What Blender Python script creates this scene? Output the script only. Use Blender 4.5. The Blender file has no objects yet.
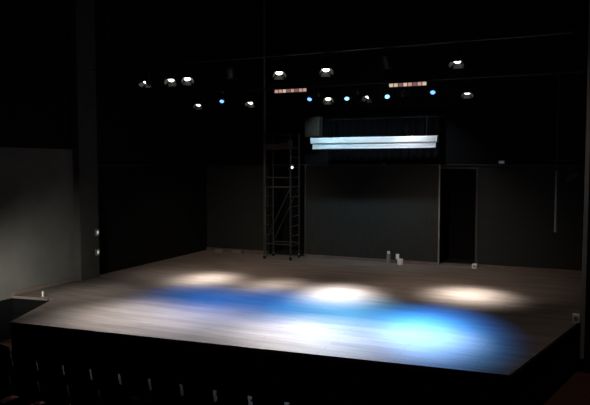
import bpy, bmesh, math, random
from mathutils import Vector, Matrix, Euler
random.seed(7)
PI = math.pi
S = bpy.context.scene
C = S.collection

# ------------------------------------------------------------------ materials
def mat(name, col, rough=0.6, metal=0.0, noise=0.0, scale=8.0, stretch=(1, 1, 1), bump=0.0, spec=0.5, col2=None):
    m = bpy.data.materials.new(name); m.use_nodes = True
    nt = m.node_tree; b = nt.nodes['Principled BSDF']
    b.inputs['Base Color'].default_value = (*col, 1)
    b.inputs['Roughness'].default_value = rough
    b.inputs['Metallic'].default_value = metal
    b.inputs['Specular IOR Level'].default_value = spec
    if noise or bump or col2:
        tc = nt.nodes.new('ShaderNodeTexCoord'); mp = nt.nodes.new('ShaderNodeMapping')
        mp.inputs['Scale'].default_value = stretch
        nt.links.new(tc.outputs['Object'], mp.inputs['Vector'])
        n = nt.nodes.new('ShaderNodeTexNoise'); n.inputs['Scale'].default_value = scale
        n.inputs['Detail'].default_value = 6; n.inputs['Roughness'].default_value = 0.65
        nt.links.new(mp.outputs['Vector'], n.inputs['Vector'])
        r = nt.nodes.new('ShaderNodeValToRGB')
        c2 = col2 or tuple(min(1, c * (1 + noise)) for c in col)
        c1 = col if col2 else tuple(c * (1 - noise) for c in col)
        r.color_ramp.elements[0].position = .33; r.color_ramp.elements[1].position = .67
        r.color_ramp.elements[0].color = (*c1, 1); r.color_ramp.elements[1].color = (*c2, 1)
        nt.links.new(n.outputs['Fac'], r.inputs['Fac'])
        nt.links.new(r.outputs['Color'], b.inputs['Base Color'])
        if bump:
            bp = nt.nodes.new('ShaderNodeBump'); bp.inputs['Strength'].default_value = bump
            bp.inputs['Distance'].default_value = .02
            nt.links.new(n.outputs['Fac'], bp.inputs['Height']); nt.links.new(bp.outputs['Normal'], b.inputs['Normal'])
    return m

def glow(name, col, strength):
    m = bpy.data.materials.new(name); m.use_nodes = True
    b = m.node_tree.nodes['Principled BSDF']
    b.inputs['Base Color'].default_value = (*[c * .3 for c in col], 1)
    b.inputs['Roughness'].default_value = .2
    b.inputs['Emission Color'].default_value = (*col, 1)
    b.inputs['Emission Strength'].default_value = strength
    return m

def stage_boards():
    m = bpy.data.materials.new('stage boards'); m.use_nodes = True
    nt = m.node_tree; b = nt.nodes['Principled BSDF']; L = nt.links.new
    tc = nt.nodes.new('ShaderNodeTexCoord')
    br = nt.nodes.new('ShaderNodeTexBrick')
    br.inputs['Scale'].default_value = 1.0
    br.inputs['Brick Width'].default_value = 2.4; br.inputs['Row Height'].default_value = .16
    br.inputs['Mortar Size'].default_value = .004
    br.inputs['Color1'].default_value = (.205, .180, .165, 1); br.inputs['Color2'].default_value = (.175, .152, .138, 1)
    br.inputs['Mortar'].default_value = (.07, .06, .055, 1)
    L(tc.outputs['Object'], br.inputs['Vector'])
    mp = nt.nodes.new('ShaderNodeMapping'); mp.inputs['Scale'].default_value = (.5, 3.0, 1)
    L(tc.outputs['Object'], mp.inputs['Vector'])
    n = nt.nodes.new('ShaderNodeTexNoise'); n.inputs['Scale'].default_value = 1.6; n.inputs['Detail'].default_value = 7
    L(mp.outputs['Vector'], n.inputs['Vector'])
    r = nt.nodes.new('ShaderNodeValToRGB')
    r.color_ramp.elements[0].position = .3; r.color_ramp.elements[0].color = (.62, .6, .6, 1)
    r.color_ramp.elements[1].position = .7; r.color_ramp.elements[1].color = (1.1, 1.08, 1.06, 1)
    L(n.outputs['Fac'], r.inputs['Fac'])
    mx = nt.nodes.new('ShaderNodeMix'); mx.data_type = 'RGBA'; mx.blend_type = 'MULTIPLY'; mx.inputs[0].default_value = 1
    L(br.outputs['Color'], mx.inputs[6]); L(r.outputs['Color'], mx.inputs[7])
    L(mx.outputs[2], b.inputs['Base Color'])
    b.inputs['Roughness'].default_value = .55
    b.inputs['Specular IOR Level'].default_value = .25
    return m

def masonry(name, c1, c2, mortar):
    m = bpy.data.materials.new(name); m.use_nodes = True
    nt = m.node_tree; b = nt.nodes['Principled BSDF']; L = nt.links.new
    tc = nt.nodes.new('ShaderNodeTexCoord'); mp = nt.nodes.new('ShaderNodeMapping')
    mp.inputs['Rotation'].default_value = (PI / 2, 0, 0)
    L(tc.outputs['Object'], mp.inputs['Vector'])
    br = nt.nodes.new('ShaderNodeTexBrick'); br.inputs['Scale'].default_value = 1
    br.inputs['Brick Width'].default_value = .42; br.inputs['Row Height'].default_value = .21
    br.inputs['Mortar Size'].default_value = .008
    br.inputs['Color1'].default_value = (*c1, 1); br.inputs['Color2'].default_value = (*c2, 1); br.inputs['Mortar'].default_value = (*mortar, 1)
    L(mp.outputs['Vector'], br.inputs['Vector']); L(br.outputs['Color'], b.inputs['Base Color'])
    b.inputs['Roughness'].default_value = .75
    b.inputs['Specular IOR Level'].default_value = .2
    return m

M = {
    'boards': stage_boards(),
    'black': mat('matte black paint', (.012, .012, .012), .8, spec=.2),
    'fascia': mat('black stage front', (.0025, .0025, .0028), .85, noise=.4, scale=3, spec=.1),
    'upper': mat('flat black upper wall', (.008, .008, .0085), .9, spec=.1),
    'dado': masonry('charcoal painted blockwork', (.0225, .0245, .024), (.0215, .0235, .023), (.0185, .020, .0195)),
    'wing': mat('black wing drape', (.006, .0065, .0065), .9, noise=.3, scale=2, spec=.1),
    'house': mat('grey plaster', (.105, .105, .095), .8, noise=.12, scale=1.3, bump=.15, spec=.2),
    'column': mat('dark grey plaster', (.05, .052, .048), .8, noise=.15, scale=2, spec=.2),
    'panel': mat('charcoal serge cloth', (.030, .0315, .0305), .9, noise=.15, scale=5, stretch=(4, 1, .4), spec=.1),
    'cloth': mat('black velour', (.005, .005, .007), .9, spec=.1),
    'carpet': mat('dark red carpet', (.07, .03, .025), .95, noise=.35, scale=30, spec=.1),
    'steel': mat('black steel pipe', (.045, .045, .045), .45, .6),
    'edge': mat('pale painted metal', (.25, .24, .23), .5, .2),
    'alu': mat('scaffold aluminium', (.048, .047, .044), .55, .4, noise=.2, scale=6),
    'ply': mat('brown plywood deck', (.05, .042, .033), .7, noise=.25, scale=6),
    'lampbody': mat('black lamp housing', (.03, .03, .03), .5, .3),
    'door': mat('barn door metal', (.14, .135, .13), .45, .4),
    'white': mat('white plastic', (.8, .8, .78), .4),
    'screen': mat('white screen cloth', (.82, .82, .82), .7),
    'grey': mat('grey cabinet', (.13, .125, .11), .7, noise=.1, scale=10),
    'grille': mat('dark grille', (.045, .031, .023), .8),
    'rubber': mat('black rubber', (.01, .01, .01), .8),
    'seat': mat('black seat fabric', (.010, .010, .012), .85, noise=.4, scale=25, spec=.15),
    'seatshell': mat('glossy black seat shell', (.004, .004, .0045), .9, spec=.02),
    'wood': mat('pale skirting', (.13, .10, .085), .6, noise=.2, scale=6),
    'lens_white': glow('white hot lamp lens', (1.0, .95, .88), 8),
    'lens_dim': glow('dim white lamp lens', (1.0, .95, .9), 2.6),
    'lens_blue': glow('blue led lens', (.14, .38, 1.0), 2.2),
    'lens_cyan': glow('cyan led lens', (.28, .66, 1.0), 2.2),
    'cell_pink': glow('pink led cell', (1.0, .55, .45), .55),
    'cell_warm': glow('warm led cell', (1.0, .78, .55), .65),
    'cell_dim': glow('dim led cell', (1.0, .5, .55), .22),
    'bulb': glow('small bulb', (1.0, .95, .85), 2.2),
    'pilot': glow('small indicator', (.85, .95, .9), .45),
    'bluepilot': glow('small bluish indicator', (.6, .75, 1), .07),
}

# ------------------------------------------------------------------ mesh helpers
class MB:
    def __init__(s): s.bm = bmesh.new()
    def box(s, x0, x1, y0, y1, z0, z1, bev=0.0):
        r = bmesh.ops.create_cube(s.bm, size=1)
        for v in r['verts']:
            v.co = Vector(((x0 + x1) / 2 + v.co.x * (x1 - x0), (y0 + y1) / 2 + v.co.y * (y1 - y0), (z0 + z1) / 2 + v.co.z * (z1 - z0)))
        if bev:
            es = list({e for v in r['verts'] for e in v.link_edges})
            bmesh.ops.bevel(s.bm, geom=es, offset=bev, segments=2, affect='EDGES', profile=.6)
        return s
    def rod(s, a, b, r, n=12, r2=None):
        a = Vector(a); b = Vector(b); d = b - a
        q = d.to_track_quat('Z', 'Y').to_matrix().to_4x4()
        bmesh.ops.create_cone(s.bm, cap_ends=True, segments=n, radius1=r, radius2=r if r2 is None else r2, depth=d.length,
                              matrix=Matrix.Translation((a + b) / 2) @ q)
        return s
    def path(s, pts, r, n=8):
        for a, b in zip(pts, pts[1:]): s.rod(a, b, r, n)
        for p in pts[1:-1]:
            bmesh.ops.create_icosphere(s.bm, subdivisions=1, radius=r, matrix=Matrix.Translation(p))
        return s
    def lathe(s, prof, n=24, at=(0, 0, 0)):
        rings = []
        for (r, z) in prof:
            rings.append([s.bm.verts.new((at[0] + r * math.cos(2 * PI * k / n), at[1] + r * math.sin(2 * PI * k / n), at[2] + z)) for k in range(n)])
        for A, B in zip(rings, rings[1:]):
            for k in range(n): s.bm.faces.new((A[k], A[(k + 1) % n], B[(k + 1) % n], B[k]))
        s.bm.faces.new(list(reversed(rings[0]))); s.bm.faces.new(rings[-1])
        return s
    def prism(s, pts, z0, z1):
        lo = [s.bm.verts.new((x, y, z0)) for x, y in pts]; hi = [s.bm.verts.new((x, y, z1)) for x, y in pts]
        n = len(pts)
        s.bm.faces.new(list(reversed(lo))); s.bm.faces.new(hi)
        for k in range(n): s.bm.faces.new((lo[k], lo[(k + 1) % n], hi[(k + 1) % n], hi[k]))
        return s
    def grid(s, fn, nu, nv, thick=0.0):
        g = [[s.bm.verts.new(fn(i / nu, j / nv)) for j in range(nv + 1)] for i in range(nu + 1)]
        for i in range(nu):
            for j in range(nv): s.bm.faces.new((g[i][j], g[i + 1][j], g[i + 1][j + 1], g[i][j + 1]))
        if thick:
            bmesh.ops.solidify(s.bm, geom=s.bm.faces[:], thickness=thick)
        return s
    def build(s, name, m, parent=None, loc=(0, 0, 0), smooth=False):
        bmesh.ops.recalc_face_normals(s.bm, faces=s.bm.faces[:])
        me = bpy.data.meshes.new(name); s.bm.to_mesh(me); s.bm.free()
        me.materials.append(m)
        if smooth:
            for p in me.polygons: p.use_smooth = True
            me.set_sharp_from_angle(angle=math.radians(35))
        o = bpy.data.objects.new(name, me); C.objects.link(o)
        o.location = loc
        if parent: o.parent = parent
        return o

def tag(o, label, cat, group=None):
    o['label'] = label; o['category'] = cat
    if group: o['group'] = group
    return o
def thing(name, label, cat, loc=(0, 0, 0), rz=0, group=None):
    o = bpy.data.objects.new(name, None); C.objects.link(o); o.empty_display_size = .1
    o.location = loc; o.rotation_euler = (0, 0, rz)
    return tag(o, label, cat, group)
def struct(name, mb, m):
    o = mb.build(name, m); o['kind'] = 'structure'; return o
def copy_tree(o, parent=None):
    c = o.copy(); C.objects.link(c)
    if parent: c.parent = parent
    for ch in list(o.children): copy_tree(ch, c)
    return c

# ------------------------------------------------------------------ the place (stage floor is z = 0, metres)
WL, WR = -11.7, 5.0          # house walls
YB = 18.7                    # back wall of the stage
PY = 13.0                    # proscenium line
TOP = 8.4
STG = [(-11.7, 10.27), (-10.55, 10.42), (-9.73, 8.49), (-.72, 9.2), (.24, 13.0), (2.8, 13.0), (2.8, YB), (-11.7, YB)]
struct('floor', MB().prism(STG, -.06, 0), M['boards'])
# black stage front under the boards
fx = MB()
fp = STG[:5]
for (a, b) in zip(fp, fp[1:]):
    a = Vector((*a, 0)); b = Vector((*b, 0)); d = (b - a).normalized(); nn = Vector((-d.y, d.x, 0))
    p = [a + nn * .03, b + nn * .03, b + nn * .09, a + nn * .09]
    fx.prism([(v.x, v.y) for v in p], -1.0, -.06)
struct('trim_1', fx, M['fascia'])
struct('floor_auditorium', MB().box(WL, WR, -3, 13.0, -1.08, -1.0), M['carpet'])
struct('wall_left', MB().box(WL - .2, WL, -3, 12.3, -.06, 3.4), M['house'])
struct('wall_left_upper', MB().box(WL - .2, WL, -3, 12.3, 3.4, TOP), M['upper'])  # black colour stands in for the light fading up this wall
struct('wall_left_lower', MB().box(WL - .2, WL, -3, 12.3, -1, -.06), M['fascia'])  # dark colour stands in for the shade below stage level
struct('wall_right', MB().box(WR, WR + .2, -3, 13.4, -1, TOP), M['upper'])
struct('wall_rear', MB().box(WL, WR, -3.2, -3, -1, TOP), M['upper'])
struct('ceiling', MB().box(WL - .2, WR + .2, -3.2, 20.4, TOP, TOP + .1), M['upper'])
struct('column_left', MB().box(WL - .2, -11.5, 12.3, 12.98, -1, TOP), M['column'])
struct('wall_proscenium', MB().box(.33, WR, 13.0, 13.35, -1, TOP), M['upper'])
struct('trim_2', MB().box(.26, .33, 12.93, 13.37, -.72, TOP), M['edge'])
struct('wall_stage_left', MB().box(WL - .2, WL, 12.98, YB, 0, 3.0), M['wing'])
struct('wall_stage_left_upper', MB().box(WL - .2, WL, 12.98, YB, 3.0, TOP), M['upper'])
struct('wall_stage_right', MB().box(2.8, 3.0, 13.35, YB + .2, -.06, TOP), M['upper'])
# back wall with a doorway and a tall equipment recess
RX0, RX1, DX0, DX1 = -9.25, -7.95, -3.52, -2.50
struct('wall_back_left', MB().box(WL, RX0, YB, YB + .25, 0, 3.0), M['dado'])
struct('wall_back_centre', MB().box(RX1, DX0, YB, YB + .25, 0, 3.0), M['dado'])
struct('wall_back_right', MB().box(DX1, 2.8, YB, YB + .25, 0, 3.0), M['dado'])
up = MB().box(WL, RX0, YB, YB + .25, 3.0, TOP).box(RX1, 2.8, YB, YB + .25, 3.0, TOP).box(RX0, RX1, YB, YB + .25, 4.6, TOP).box(DX0, DX1, YB, YB + .25, 2.88, 3.0)
struct('wall_back_upper', up, M['upper'])
def alcove(name, x0, x1, z1, d):
    m = MB().box(x0 - .1, x1 + .1, YB + d, YB + d + .1, 0, z1 + .1)
    m.box(x0 - .1, x0, YB + .25, YB + d, 0, z1 + .1).box(x1, x1 + .1, YB + .25, YB + d, 0, z1 + .1).box(x0, x1, YB + .25, YB + d, z1, z1 + .1)
    struct(name, m, M['upper'])
    struct(name.replace('wall', 'floor'), MB().box(x0 - .1, x1 + .1, YB, YB + d, -.06, 0), M['black'])
alcove('wall_recess', RX0, RX1, 4.6, 1.2)
alcove('wall_passage', DX0, DX1, 2.88, 1.5)
struct('trim_3', MB().box(DX0 - .06, DX0, YB - .03, YB, 0, 2.94).box(DX1, DX1 + .06, YB - .03, YB, 0, 2.94).box(DX0, DX1, YB - .03, YB, 2.88, 2.94), M['column'])
struct('baseboard_back', MB().box(WL, RX0, YB - .04, YB, 0, .09).box(RX1, DX0 - .06, YB - .04, YB, 0, .09).box(DX1 + .06, 2.8, YB - .04, YB, 0, .09), M['wood'])
struct('threshold_passage', MB().box(DX0, DX1, YB - .06, YB + .2, 0, .05), M['wood'])
struct('baseboard_left', MB().box(WL, WL + .03, 10.3, 12.3, 0, .08), M['wood'])

# services along the walls
rail = MB().rod((-11.64, 13.1, 3.0), (-11.64, YB - .06, 3.0), .022).rod((-11.64, YB - .06, 3.0), (2.7, YB - .06, 3.0), .022)
for y in (13.6, 15.2, 16.8, 18.2): rail.box(-11.7, -11.62, y - .02, y + .02, 2.97, 3.03)
for x in (-10.6, -9.4, -6.6, -2.0, -.6, 1): rail.box(x - .02, x + .02, YB - .08, YB, 2.97, 3.03)
tag(rail.build('conduit', M['steel']), 'thin grey conduit running level along the black stage walls', 'conduit')

# tall thin stanchion beside the recess
t = thing('wall_stanchion', 'slim grey steel post rising at the left of the scaffold tower', 'post', (-9.2, 18.3, 0))
MB().rod((0, 0, .02), (0, 0, TOP), .035, 14).build('post', M['grey'], t, smooth=True)
MB().box(-.11, .11, -.11, .11, 0, .02, .004).build('base_plate', M['edge'], t)

# ------------------------------------------------------------------ centre masking flat, border, screen
t = thing('masking_flat', 'wide charcoal cloth flat standing against the back wall under the screen', 'flat', (-5.68, 18.5, 0))
fw = 2.14
MB().box(-fw, fw, 0, .05, .10, 2.98).build('cloth', M['panel'], t)
MB().box(-fw, fw, -.015, .065, 0, .10).build('bottom_rail', M['wood'], t)
MB().box(-fw, fw, -.01, .06, 2.98, 3.02).build('top_rail', M['grille'], t)
MB().box(fw, fw + .035, -.01, .06, 0, 3.02).build('side_rail', M['edge'], t)
MB().box(-fw - .035, -fw, -.01, .06, 0, 3.02).build('side_rail', M['column'], t)

def pleat(u, v):
    return Vector((-7.0 + 3.5 * u, 18.42 + .045 * math.sin(u * 60 * PI / 2), 3.05 + 1.35 * v))
t = thing('border_curtain', 'short pleated black border curtain behind the white screen casing', 'curtain', (0, 0, 0))
MB().grid(pleat, 180, 4, .006).build('cloth', M['cloth'], t, smooth=True)
MB().rod((-7.1, 18.42, 4.42), (-3.4, 18.42, 4.42), .024).build('batten', M['black'], t)
for x in (-6.6, -3.9): MB().rod((x, 18.42, 4.42), (x, 18.42, TOP), .006, 6).build('hanging_cable', M['black'], t)

t = thing('projection_screen', 'long white projection screen casing hanging level above the charcoal flat', 'screen', (-5.35, 17.7, 3.65))
hw = 1.9
MB().box(-hw, hw, -.13, .13, .0, .175, .012).build('casing', M['screen'], t)
MB().box(-hw + .04, hw - .02, -.105, -.097, -.15, .01).build('fabric', M['screen'], t)
MB().rod((-hw + .04, -.101, -.155), (hw - .02, -.101, -.155), .018, 14).build('bottom_bar', M['screen'], t, smooth=True)
for s in (-1, 1):
    MB().box(s * hw - (0 if s > 0 else .02), s * hw + (.02 if s > 0 else 0), -.133, .133, -.004, .18, .004).build('end_cap', M['white'], t)
    MB().rod((s * (hw - .3), 0, .17), (s * (hw - .3), 0, TOP - 3.65), .006, 6).build('hanging_cable', M['steel'], t)

# ------------------------------------------------------------------ lighting pipes
P1Y, P1Z, P2Y, P2Z = 12.55, 5.42, 16.7, 5.26
def pipe(name, y, z, x0, x1, label):
    t = thing(name, label, 'lighting pipe', (0, y, z), group='lighting pipes over the stage')
    MB().rod((x0, 0, 0), (x1, 0, 0), .026, 16).build('tube', M['steel'], t, smooth=True)
    for k in range(5):
        x = x0 + .5 + (x1 - x0 - 1) * k / 4
        MB().rod((x, 0, .02), (x, 0, TOP - z), .005, 6).build('hanging_cable', M['steel'], t)
pipe('lighting_pipe', P1Y, P1Z, -11.2, 0.0, 'front lighting pipe, the higher one nearest the audience')
pipe('lighting_pipe', P2Y, P2Z, -11.3, .2, 'rear lighting pipe, the one carrying the blue lamps')

# --- fresnel spotlight meshes, body frame: beam along -Z, pivot at the origin
def shared(name, mb, m, smooth=False):
    o = mb.build(name, m, smooth=smooth); me = o.data; bpy.data.objects.remove(o); return me
bodym = MB().lathe([(.05, .24), (.095, .22), (.11, .19), (.11, -.10), (.122, -.105), (.122, -.15), (.098, -.15), (.098, -.12)][::-1], 28)
for k in range(5): bodym.lathe([(.117, .02 + .034 * k), (.117, .034 + .034 * k)], 28)
ME = {'body': shared('body', bodym, M['lampbody'], True)}
def lens_mesh(r, m): return shared('lens', MB().lathe([(.005, -.150), (r * .6, -.144), (r, -.132), (r, -.122)], 24), m, True)
ME['lens_white'] = lens_mesh(.096, M['lens_white']); ME['lens_dim'] = lens_mesh(.096, M['lens_dim'])
ME['frame'] = shared('gel_frame', MB().box(-.13, .13, .118, .13, -.162, -.148).box(-.13, .13, -.13, -.118, -.162, -.148).box(.118, .13, -.118, .118, -.162, -.148).box(-.13, -.118, -.118, .118, -.162, -.148), M['lampbody'])
def flap(w0, w1, L):
    m = MB(); lo = []; 
    a = [(-w0, 0, 0), (w0, 0, 0), (w1, 0, -L), (-w1, 0, -L)]
    lo = [m.bm.verts.new(p) for p in a]; hi = [m.bm.verts.new((p[0], .004, p[2])) for p in a]
    m.bm.faces.new(lo); m.bm.faces.new(list(reversed(hi)))
    for k in range(4): m.bm.faces.new((lo[k], hi[k], hi[(k + 1) % 4], lo[(k + 1) % 4]))
    m.rod((-w0, .002, 0), (w0, .002, 0), .006, 8)
    return m
ME['door_wide'] = shared('barn_door', flap(.12, .145, .105), M['door'])
ME['door_small'] = shared('barn_door', flap(.11, .075, .13), M['door'])
ME['dark_door_wide'] = shared('barn_door', flap(.12, .155, .15), M['lampbody'])
ME['dark_door_small'] = shared('barn_door', flap(.11, .075, .13), M['lampbody'])
ME['yoke'] = shared('yoke', MB().box(-.15, -.14, -.018, .018, -.02, .30).box(.14, .15, -.018, .018, -.02, .30).box(-.15, .15, -.018, .018, .29, .302)
                    .rod((-.165, 0, 0), (-.11, 0, 0), .02, 10).rod((.165, 0, 0), (.11, 0, 0), .02, 10), M['lampbody'])
ME['clamp'] = shared('clamp', MB().box(-.02, .02, -.035, .035, -.05, .04, .004).rod((0, 0, -.085), (0, 0, -.03), .01, 8).rod((0, -.03, -.02), (0, -.07, -.02), .008, 8), M['steel'])
ME['cable'] = shared('power_cable', MB().path([(0, .10, -.30), (.03, .16, -.22), (.06, .10, -.08), (.10, .02, -.02), (.22, 0, -.03)], .006, 6), M['rubber'])
# --- led par
ME['par_body'] = shared('body', MB().lathe([(.06, .11), (.10, .10), (.115, .07), (.115, -.06), (.124, -.062), (.124, -.10), (.108, -.10), (.108, -.08)][::-1], 28), M['lampbody'], True)
def par_lens(m):
    b = MB().lathe([(.01, -.088), (.108, -.086), (.108, -.080)], 24)
    for k in range(12):
        a = 2 * PI * k / 12; b.lathe([(.006, -.098), (.02, -.094), (.022, -.086)], 10, (.076 * math.cos(a), .076 * math.sin(a), 0))
    for k in range(6):
        a = 2 * PI * k / 6; b.lathe([(.006, -.098), (.018, -.094), (.02, -.086)], 10, (.034 * math.cos(a), .034 * math.sin(a), 0))
    return shared('lens', b, m, True)
ME['lens_blue'] = par_lens(M['lens_blue']); ME['lens_cyan'] = par_lens(M['lens_cyan'])
ME['box'] = shared('driver_box', MB().box(-.07, .07, -.04, .04, .10, .16, .006), M['lampbody'])

def part(name, me, parent, loc=(0, 0, 0), rot=None):
    o = bpy.data.objects.new(name, me); C.objects.link(o); o.parent = parent; o.location = loc
    if rot is not None:
        o.rotation_mode = 'QUATERNION'; o.rotation_quaternion = rot
    return o

def soft_beam(L, half, power_of):
    # bell-shaped beam: full in the axis, falling smoothly to the rim, as a fresnel lens throws it
    L.use_nodes = True
    nt = L.node_tree; em = nt.nodes['Emission']
    tc = nt.nodes.new('ShaderNodeTexCoord'); sp = nt.nodes.new('ShaderNodeSeparateXYZ')
    nt.links.new(tc.outputs['Normal'], sp.inputs[0])
    ab = nt.nodes.new('ShaderNodeMath'); ab.operation = 'ABSOLUTE'; nt.links.new(sp.outputs['Z'], ab.inputs[0])
    mr = nt.nodes.new('ShaderNodeMapRange'); mr.clamp = True
    mr.inputs['From Min'].default_value = math.cos(half); mr.inputs['From Max'].default_value = 1
    nt.links.new(ab.outputs[0], mr.inputs['Value'])
    pw = nt.nodes.new('ShaderNodeMath'); pw.operation = 'POWER'; pw.inputs[1].default_value = power_of
    nt.links.new(mr.outputs['Result'], pw.inputs[0]); nt.links.new(pw.outputs[0], em.inputs['Strength'])

def lamp(kind, x, pipe_no, target, label, power, angle, color, lens='lens_white', blend=1.0, group=None, drop=.30, radius=.08, doors=(35, 35), dark=False, bell=2.2):
    py, pz = (P1Y, P1Z) if pipe_no == 1 else (P2Y, P2Z)
    name = 'stage_spotlight' if kind == 'fresnel' else 'led_par_lamp'
    t = thing(name, label, 'stage light', (x, py, pz), group=group)
    piv = Vector((0, 0, -drop))
    d = (Vector(target) - Vector((x, py, pz)) - piv).normalized()
    if kind == 'fresnel':
        t.scale = (.76, .76, .76); piv = piv / .76
    pan = math.atan2(-d.x, d.y)
    q = Matrix.Rotation(pan, 4, 'Z').to_quaternion()
    tilt = math.acos(max(-1, min(1, -d.z)))
    qb = (Matrix.Rotation(pan, 4, 'Z') @ Matrix.Rotation(tilt, 4, 'X')).to_quaternion()
    part('clamp', ME['clamp'], t, (0, 0, 0))
    part('yoke', ME['yoke'], t, piv, q)
    if kind == 'fresnel':
        b = part('body', ME['body'], t, piv, qb)
        part('lens', ME[lens], b)
        g = part('gel_frame', ME['frame'], b)
        for k in range(4):
            sm = k % 2
            a = math.radians(doors[sm])
            r = Matrix.Rotation(k * PI / 2, 4, 'Z') @ Matrix.Translation((0, .12, -.16)) @ Matrix.Rotation(a, 4, 'X')
            o = part('barn_door', ME[('dark_' if dark else '') + ('door_small' if sm else 'door_wide')], t)
            m = Matrix.Translation(piv) @ qb.to_matrix().to_4x4() @ r
            o.matrix_local = m
    else:
        b = part('body', ME['par_body'], t, piv, qb)
        part('lens', ME[lens], b)
        part('driver_box', ME['box'], b)
        b.scale = (.6, .6, .6)
    part('power_cable', ME['cable'], t, (0, 0, 0))
    if power:
        L = bpy.data.lights.new('lamp beam', 'SPOT'); L.energy = power; L.color = color
        L.spot_size = math.radians(angle); L.spot_blend = .15; L.shadow_soft_size = radius
        soft_beam(L, math.radians(angle / 2), bell)
        lo = bpy.data.objects.new('lamp_beam', L); C.objects.link(lo); lo.parent = b
        lo.location = (0, 0, -.175 if kind == 'fresnel' else -.12)
        if kind == 'fresnel': L.shadow_soft_size = .05
    return t

WASH = 850; WALL_FILL = 620
WARM = (1.0, .90, .80); NEUT = (1.0, .95, .92); BLUE = (.05, .27, 1.0); CYAN = (.08, .50, 1.0)
G1 = 'white spotlights on the front pipe'; G2 = 'white spotlights on the rear pipe'; G3 = 'blue lamps on the rear pipe'
# front pipe
lamp('fresnel', -9.55, 1, (-9.9, 10.9, 0), 'white spotlight at the far left end of the front pipe', 700, 50, WARM, bell=2.5, group=G1)
lamp('fresnel', -8.80, 1, (-8.0, 9.75, 0), 'left one of the close pair of white spotlights on the front pipe', 4300, 44, NEUT, bell=2.8, group=G1)
lamp('fresnel', -8.36, 1, (-6.3, 10.1, 0), 'right one of the close pair of white spotlights on the front pipe', 2800, 42, NEUT, bell=3.2, group=G1)
lamp('fresnel', -5.95, 1, (-4.4, 10.0, 0), 'white spotlight on the front pipe, above the pink light bar', 6500, 42, NEUT, bell=3.5, group=G1)
lamp('fresnel', -4.84, 1, (-3.4, 10.0, 0), 'white spotlight near the middle of the front pipe, above the screen casing', 2300, 44, NEUT, group=G1)
lamp('fresnel', -2.07, 1, (-2.3, 10.6, 0), 'white spotlight at the right end of the front pipe, the highest lit lamp', 3000, 30, NEUT, group=G1)
# lamps added as fill: a low warm wash over the back of the stage
G0 = 'added fill spotlights turned upstage on the front pipe'
for xx, tx, lab in ((-7.2, -9.0, 'left'), (-3.5, -3.2, 'right')):
    lamp('fresnel', xx, 1, (tx, 16.4, 0), f'added fill spotlight turned upstage on the front pipe, the {lab} one', WASH, 76, (1.0, .78, .64), group=G0, dark=True, doors=(62, 62), bell=1.6)
# rear pipe, white
lamp('fresnel', -10.7, 2, (-9.9, 13.6, 0), 'dim white spotlight at the far left of the rear pipe', 450, 46, WARM, 'lens_dim', group=G2)
lamp('fresnel', -8.85, 2, (-8.7, 13.9, 0), 'white spotlight on the rear pipe above the slim steel post', 8000, 42, WARM, bell=7.5, group=G2)
lamp('fresnel', -6.37, 2, (-4.9, 13.55, 0), 'white spotlight on the rear pipe between two blue lamps, left of screen centre', 11500, 40, NEUT, bell=7, group=G2)
lamp('fresnel', -5.15, 2, (-6.75, 13.75, 0), 'dim white spotlight on the rear pipe between two blue lamps, right of screen centre', 4600, 36, WARM, 'lens_dim', bell=5.5, group=G2)
lamp('fresnel', -2.5, 2, (-2.1, 14.6, 0), 'white spotlight at the right end of the rear pipe', 8500, 40, WARM, bell=5.5, group=G2)
# rear pipe, blue
lamp('par', -9.86, 2, (-7.8, 11.7, 0), 'small blue lamp furthest left on the rear pipe', 3000, 30, BLUE, 'lens_blue', group=G3, drop=.27)
lamp('par', -6.93, 2, (-6.2, 11.8, 0), 'blue lamp hanging under the right end of the pink light bar', 4300, 34, BLUE, 'lens_blue', group=G3, drop=.33)
lamp('par', -5.80, 2, (-4.3, 11.7, 0), 'pale blue lamp on the rear pipe above the middle of the screen casing', 6000, 36, CYAN, 'lens_cyan', group=G3, drop=.36)
lamp('par', -4.64, 2, (-2.2, 11.1, 0), 'pale blue lamp beside the left end of the warm light bar', 12000, 21, CYAN, 'lens_cyan', bell=3.0, group=G3, drop=.36)
lamp('par', -3.39, 2, (-2.4, 11.6, 0), 'blue lamp under the right end of the warm light bar', 7500, 29, BLUE, 'lens_blue', group=G3, drop=.30)
# small lamps added to brighten the screen casing from above
G4 = 'added small fill lamps turned on the screen casing'
for xx, col, e, lab in ((-6.65, (.50, .85, 1.0), 110, 'left'), (-5.47, (.62, .86, 1.0), 80, 'middle'), (-4.2, (.78, .9, 1.0), 100, 'right')):
    lamp('par', xx, 2, (xx, 17.7, 3.68), f'added small fill lamp turned back towards the screen casing, {lab} of three on the rear pipe', e * 1.9, 88, col, 'lens_blue', group=G4, drop=.33 if xx > -5 else .22, bell=1.0)

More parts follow.
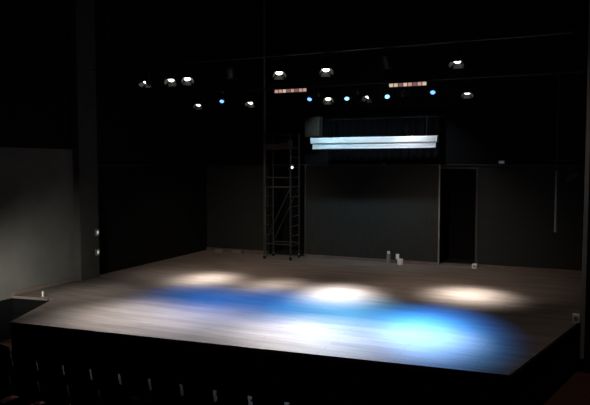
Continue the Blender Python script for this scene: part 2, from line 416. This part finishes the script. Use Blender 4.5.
# led bars on the rear pipe
def led_bar(x, tilt, label, cells):
    t = thing('light_bar', label, 'light bar', (x, P2Y - .12, P2Z - .11), group='light bars on the rear pipe')
    t.rotation_euler = (0, tilt, 0)
    MB().box(-.52, .52, -.05, .05, -.055, .055, .008).build('housing', M['lampbody'], t)
    for k in range(8):
        xx = -.448 + .128 * k
        MB().box(xx - .052, xx + .052, -.060, -.048, -.045, .045, .004).build('led_cell', M[cells[k % len(cells)]], t)
    for xx in (-.35, .35):
        MB().box(xx - .015, xx + .015, .05, .13, -.02, .02).box(xx - .02, xx + .02, .09, .15, -.03, .14).build('bracket', M['steel'], t)
led_bar(-7.47, 0, 'pinkish glowing light bar on the rear pipe, left of the screen casing', ['cell_pink', 'cell_pink', 'cell_warm', 'cell_dim', 'cell_pink', 'cell_dim', 'cell_pink', 'cell_pink'])
led_bar(-4.03, 0, 'warm glowing light bar on the rear pipe, above the right of the screen casing', ['cell_warm', 'cell_warm', 'cell_dim', 'cell_warm', 'cell_pink', 'cell_dim', 'cell_pink', 'cell_warm'])

# ------------------------------------------------------------------ scaffold tower in front of the recess
t = thing('scaffold_tower', 'grey access tower of ladder frames standing at the back left of the stage', 'scaffold tower', (-8.42, 17.95, 0))
TX, TY, TH = .46, .33, 3.55
for s in (-1, 1):
    f = MB().rod((s * TX, -TY, .12), (s * TX, -TY, TH + .45), .026).rod((s * TX, TY, .12), (s * TX, TY, TH + .45), .026).build('end_frame', M['alu'], t, smooth=True)
    for k in range(11):
        z = .45 + .31 * k
        MB().rod((s * TX, -TY, z), (s * TX, TY, z), .016, 8).build('rung', M['alu'], f)
    for y in (-TY, TY):
        c = MB().rod((s * TX, y, .07), (s * TX, y, .14), .02).box(s * TX - .03, s * TX + .03, y - .03, y + .03, .10, .13).build('castor', M['edge'], t)
        MB().rod((s * TX - .02, y, .065), (s * TX + .02, y, .065), .065, 18).build('wheel', M['rubber'], c)
for y in (-TY, TY):
    for z in (.5, 2.3, 2.6, TH + .40):
        MB().rod((-TX, y, z), (TX, y, z), .016, 8).build('ledger', M['alu'], t)
    MB().rod((-TX, y, .5), (TX, y, 2.3), .014, 8).build('brace', M['alu'], t)
MB().box(-TX + .02, TX - .02, -TY, TY, TH - .05, TH).build('platform', M['ply'], t)
MB().box(-TX + .03, TX - .03, -TY - .03, -TY - .01, TH, TH + .12).build('toe_board', M['ply'], t)

# case on the platform
t = thing('tool_case', 'grey tool case sitting on top of the scaffold tower', 'case', (-8.3, 17.95, 3.55))
MB().box(-.2, .2, -.14, .14, 0, .24, .015).build('body', M['grey'], t)
MB().box(-.205, .205, -.145, .145, .17, .19).build('lid_band', M['alu'], t)
MB().path([(-.07, 0, .24), (-.07, 0, .29), (.07, 0, .29), (.07, 0, .24)], .012).build('handle', M['rubber'], t)
# clip lamp on the tower
t = thing('work_lamp', 'tiny lit work lamp clipped to the right of the scaffold tower', 'lamp', (-7.96, 17.60, 2.88))
MB().box(-.05, .05, -.025, .04, -.03, .03, .006).build('clip', M['steel'], t)
MB().rod((.04, -.01, 0), (.10, -.04, .06), .008).build('arm', M['steel'], t)
MB().lathe([(.03, .05), (.045, .02), (.06, -.03)][::-1], 16, (.10, -.05, .07)).build('shade', M['lampbody'], t, smooth=True)
bpy_b = MB(); bmesh.ops.create_icosphere(bpy_b.bm, subdivisions=2, radius=.045, matrix=Matrix.Translation((.10, -.07, .05)))
bpy_b.build('bulb', M['bulb'], t, smooth=True)

# loudspeaker on the wall
t = thing('loudspeaker', 'grey box loudspeaker on the back wall above left end of the screen', 'loudspeaker', (-7.42, 18.2, 4.2))
MB().box(-.25, .25, -.16, .16, -.31, .31, .015).build('cabinet', M['grille'], t)
MB().box(-.22, .22, -.172, -.158, -.28, .28, .004).build('grille', M['grille'], t)
MB().box(-.06, .06, .16, .50, -.04, .04).box(-.1, .1, .48, .5, -.12, .12).build('bracket', M['steel'], t)

# ------------------------------------------------------------------ hanging boom at the right
t = thing('lighting_boom', 'thin grey pole hanging at the right side of the stage', 'boom', (-.30, P2Y, 0))
MB().rod((0, 0, 1.33), (0, 0, 2.85), .032, 14).build('lower_tube', M['edge'], t, smooth=True)
MB().rod((0, 0, 2.85), (0, 0, P2Z), .024, 14).build('upper_tube', M['steel'], t, smooth=True)
MB().rod((-.1, 0, 3.12), (.52, 0, 3.12), .02).build('cross_arm', M['steel'], t, smooth=True)
MB().box(-.04, .04, -.04, .04, P2Z - .05, P2Z + .05, .005).build('clamp', M['steel'], t)
s = thing('stage_spotlight', 'unlit black spotlight hanging from the side boom at the right', 'stage light', (.06, P2Y, 3.12))
part('clamp', ME['clamp'], s); part('yoke', ME['yoke'], s, (0, 0, -.4), Euler((0, 0, math.radians(70))).to_quaternion())
b = part('body', ME['body'], s, (0, 0, -.4), Euler((math.radians(60), 0, math.radians(70))).to_quaternion())
part('gel_frame', ME['frame'], b)

# ------------------------------------------------------------------ small fixtures and things lying about
t = thing('wall_switch_box', 'small switch box with a pale light on the left column, upper one', 'switch box', (-11.5, 12.88, 1.21), group='switch boxes on the left column')
MB().box(0, .05, -.06, .06, -.09, .09, .006).build('box', M['grey'], t)
MB().box(.05, .058, -.03, .03, -.04, .04).build('indicator', M['pilot'], t)
MB().box(.05, .056, -.045, -.03, -.075, -.05).build('switch', M['white'], t)
b = copy_tree(t); b.location = (-11.5, 12.88, .68)
b['label'] = 'small switch box with a pale light on the left column, lower one'

t = thing('bulkhead_light', 'tiny bluish wall light on the back wall right of the doorway', 'wall light', (-1.80, YB, 3.08))
MB().box(-.09, .09, -.05, 0, -.05, .05, .01).build('base', M['grey'], t)
MB().box(-.07, .07, -.075, -.05, -.035, .035, .01).build('diffuser', M['bluepilot'], t)
t = thing('junction_box', 'tiny grey junction box on the conduit above the charcoal flat', 'junction box', (-5.25, YB - .085, 3.06))
MB().box(-.05, .05, -.03, .035, -.04, .04, .006).build('box', M['edge'], t)
MB().box(-.04, .04, -.036, -.03, -.03, .03).build('cover', M['white'], t)

t = thing('thermos_flask', 'tall pale flask standing on the floor before the charcoal flat', 'flask', (-4.98, 18.25, 0))
MB().lathe([(.045, 0), (.06, .01), (.06, .26), (.045, .31)], 20).build('body', M['edge'], t, smooth=True)
MB().lathe([(.046, .31), (.046, .38), (.03, .39)], 20).build('lid', M['white'], t, smooth=True)
t = thing('paint_pot', 'small white pot with a raised lid right of the pale flask', 'pot', (-4.62, 18.25, 0))
MB().lathe([(.07, 0), (.085, .01), (.09, .17), (.08, .175)], 20).build('body', M['white'], t, smooth=True)
MB().box(-.13, -.03, -.02, 0, .16, .32).build('lid', M['white'], t)
MB().path([(-.09, 0, .15), (-.06, 0, .23), (.06, 0, .23), (.09, 0, .15)], .005, 6).build('handle', M['steel'], t)
t = thing('door_wedge', 'small white block on the floor at the right foot of the doorway', 'door wedge', (-2.47, 18.52, 0))
MB().prism([(-.07, -.10), (.07, -.10), (.07, .10), (-.07, .10)], 0, .12).build('block', M['white'], t)
MB().box(-.05, .05, -.104, -.10, .03, .09).build('label_plate', M['edge'], t)
t = thing('cable_coil', 'coil of pale cable on the floor by the back wall, far left', 'cable', (-11.0, 18.3, 0))
ring = MB()
for j in range(4):
    pts = [Vector((.17 * math.cos(a) + .008 * j, .17 * math.sin(a), .015 + .02 * j)) for a in [2 * PI * k / 20 for k in range(21)]]
    ring.path(pts, .012, 6)
ring.build('loops', M['edge'], t, smooth=True)
MB().box(.15, .21, -.03, .03, 0, .1, .006).build('plug', M['grey'], t)
t = thing('stage_box', 'small dark connector box on the floor right of the cable coil', 'box', (-10.3, 18.4, 0))
MB().box(-.2, .2, -.1, .1, 0, .12, .01).build('case', M['grey'], t)
for k in range(4): MB().rod((-.14 + .09 * k, -.1, .06), (-.14 + .09 * k, -.115, .06), .022, 12).build('socket', M['edge'], t)
t = thing('floor_socket', 'small white box at the right corner of the stage edge', 'socket box', (.17, 12.86, 0))
MB().box(-.06, .06, -.06, .06, 0, .16, .01).build('case', M['white'], t)
MB().box(-.04, .04, -.066, -.06, .04, .12).build('cover', M['edge'], t)
t = thing('ledge_marker', 'tiny pale upright marker on the dark side ledge, far left', 'marker', (-10.95, 10.48, 0))
MB().rod((0, 0, 0), (0, 0, .12), .018, 10).build('peg', M['white'], t)
MB().lathe([(.05, 0), (.05, .012)], 14).build('foot', M['edge'], t)

# ------------------------------------------------------------------ stalls: rows of dark seats below the stage
def seat(label, group):
    t = thing('theatre_seat', label, 'seat', (0, 0, 0), group=group)
    MB().box(-.22, .22, -.02, .42, .40, .50, .03).build('seat_pad', M['seat'], t, smooth=True)
    def back(u, v):
        x = -.235 + .47 * u; z = .42 + .50 * v
        zz = z - (.05 * (2 * u - 1) ** 2 if v > .9 else 0)
        return Vector((x, -.05 - .10 * v - .03 * (1 - (2 * u - 1) ** 2), zz))
    MB().grid(back, 10, 8, .06).build('backrest', M['seat'], t, smooth=True)
    MB().grid(lambda u, v: back(u, v * .82) + Vector((0, -.07, 0)), 10, 6, .012).build('back_shell', M['seatshell'], t, smooth=True)
    for s in (-1, 1):
        MB().box(s * .26 - .025, s * .26 + .025, -.02, .30, .60, .635, .01).box(s * .26 - .015, s * .26 + .015, .06, .14, 0, .60).build('armrest', M['seatshell'], t)
    return t
proto = None
words = ['first', 'second', 'third', 'fourth', 'fifth', 'sixth', 'seventh', 'eighth', 'ninth', 'tenth', 'eleventh', 'twelfth', 'thirteenth', 'fourteenth']
for row, (y, z, x0, n, rn) in enumerate([(7.75, -1.0, -9.0, 12, 'front'), (6.85, -.92, -8.6, 6, 'second')]):
    for k in range(n):
        lab = f'dark theatre seat in the {rn} row of the stalls, {words[k]} from the left'
        if proto is None:
            proto = o = seat(lab, 'dark seats below the stage')
        else:
            o = copy_tree(proto); o['label'] = lab
        o.location = (x0 + .58 * k, y, z)
struct('floor_riser', MB().box(WL, WR, -2.9, 7.2, -1.0, -.92), M['carpet'])

# fill lamp added out of view, brightening the carpet and column edge at right
L = bpy.data.lights.new('carpet fill', 'SPOT'); L.energy = 240; L.color = (1, .85, .72); L.spot_size = math.radians(70); L.spot_blend = 1; L.shadow_soft_size = .15
lo = bpy.data.objects.new('carpet_fill', L); C.objects.link(lo); lo.location = (.1, 9.6, TOP - .3)
lo.rotation_euler = (math.radians(14), 0, 0)

# unseen fill lamp added low at left, brightening the foot of the house wall
L = bpy.data.lights.new('wall fill', 'SPOT'); L.energy = WALL_FILL; L.color = (1, .95, .86); L.spot_size = math.radians(60); L.spot_blend = .15; L.shadow_soft_size = .08
soft_beam(L, math.radians(30), 2.0)
lo = bpy.data.objects.new('wall_fill', L); C.objects.link(lo); lo.location = (-9.5, 7.5, .5)
lo.rotation_euler = (Vector((-11.7, 10.6, .35)) - lo.location).to_track_quat('-Z', 'Y').to_euler()

# ------------------------------------------------------------------ world, camera, view
w = bpy.data.worlds.new('dark house'); S.world = w; w.use_nodes = True
w.node_tree.nodes['Background'].inputs['Color'].default_value = (0, 0, 0, 1)
cam = bpy.data.cameras.new('camera'); co = bpy.data.objects.new('camera', cam); C.objects.link(co)
cam.sensor_width = 36; cam.lens = 36 * 620 / 590; cam.clip_start = .05; cam.clip_end = 100
co.location = (0, 0, 3.0)
co.rotation_euler = (PI / 2 - math.atan(37.5 / 620), 0, math.radians(23.9))
S.camera = co
S.view_settings.view_transform = 'Standard'; S.view_settings.look = 'None'
S.view_settings.exposure = 0; S.view_settings.gamma = 1; S.view_settings.use_curve_mapping = False
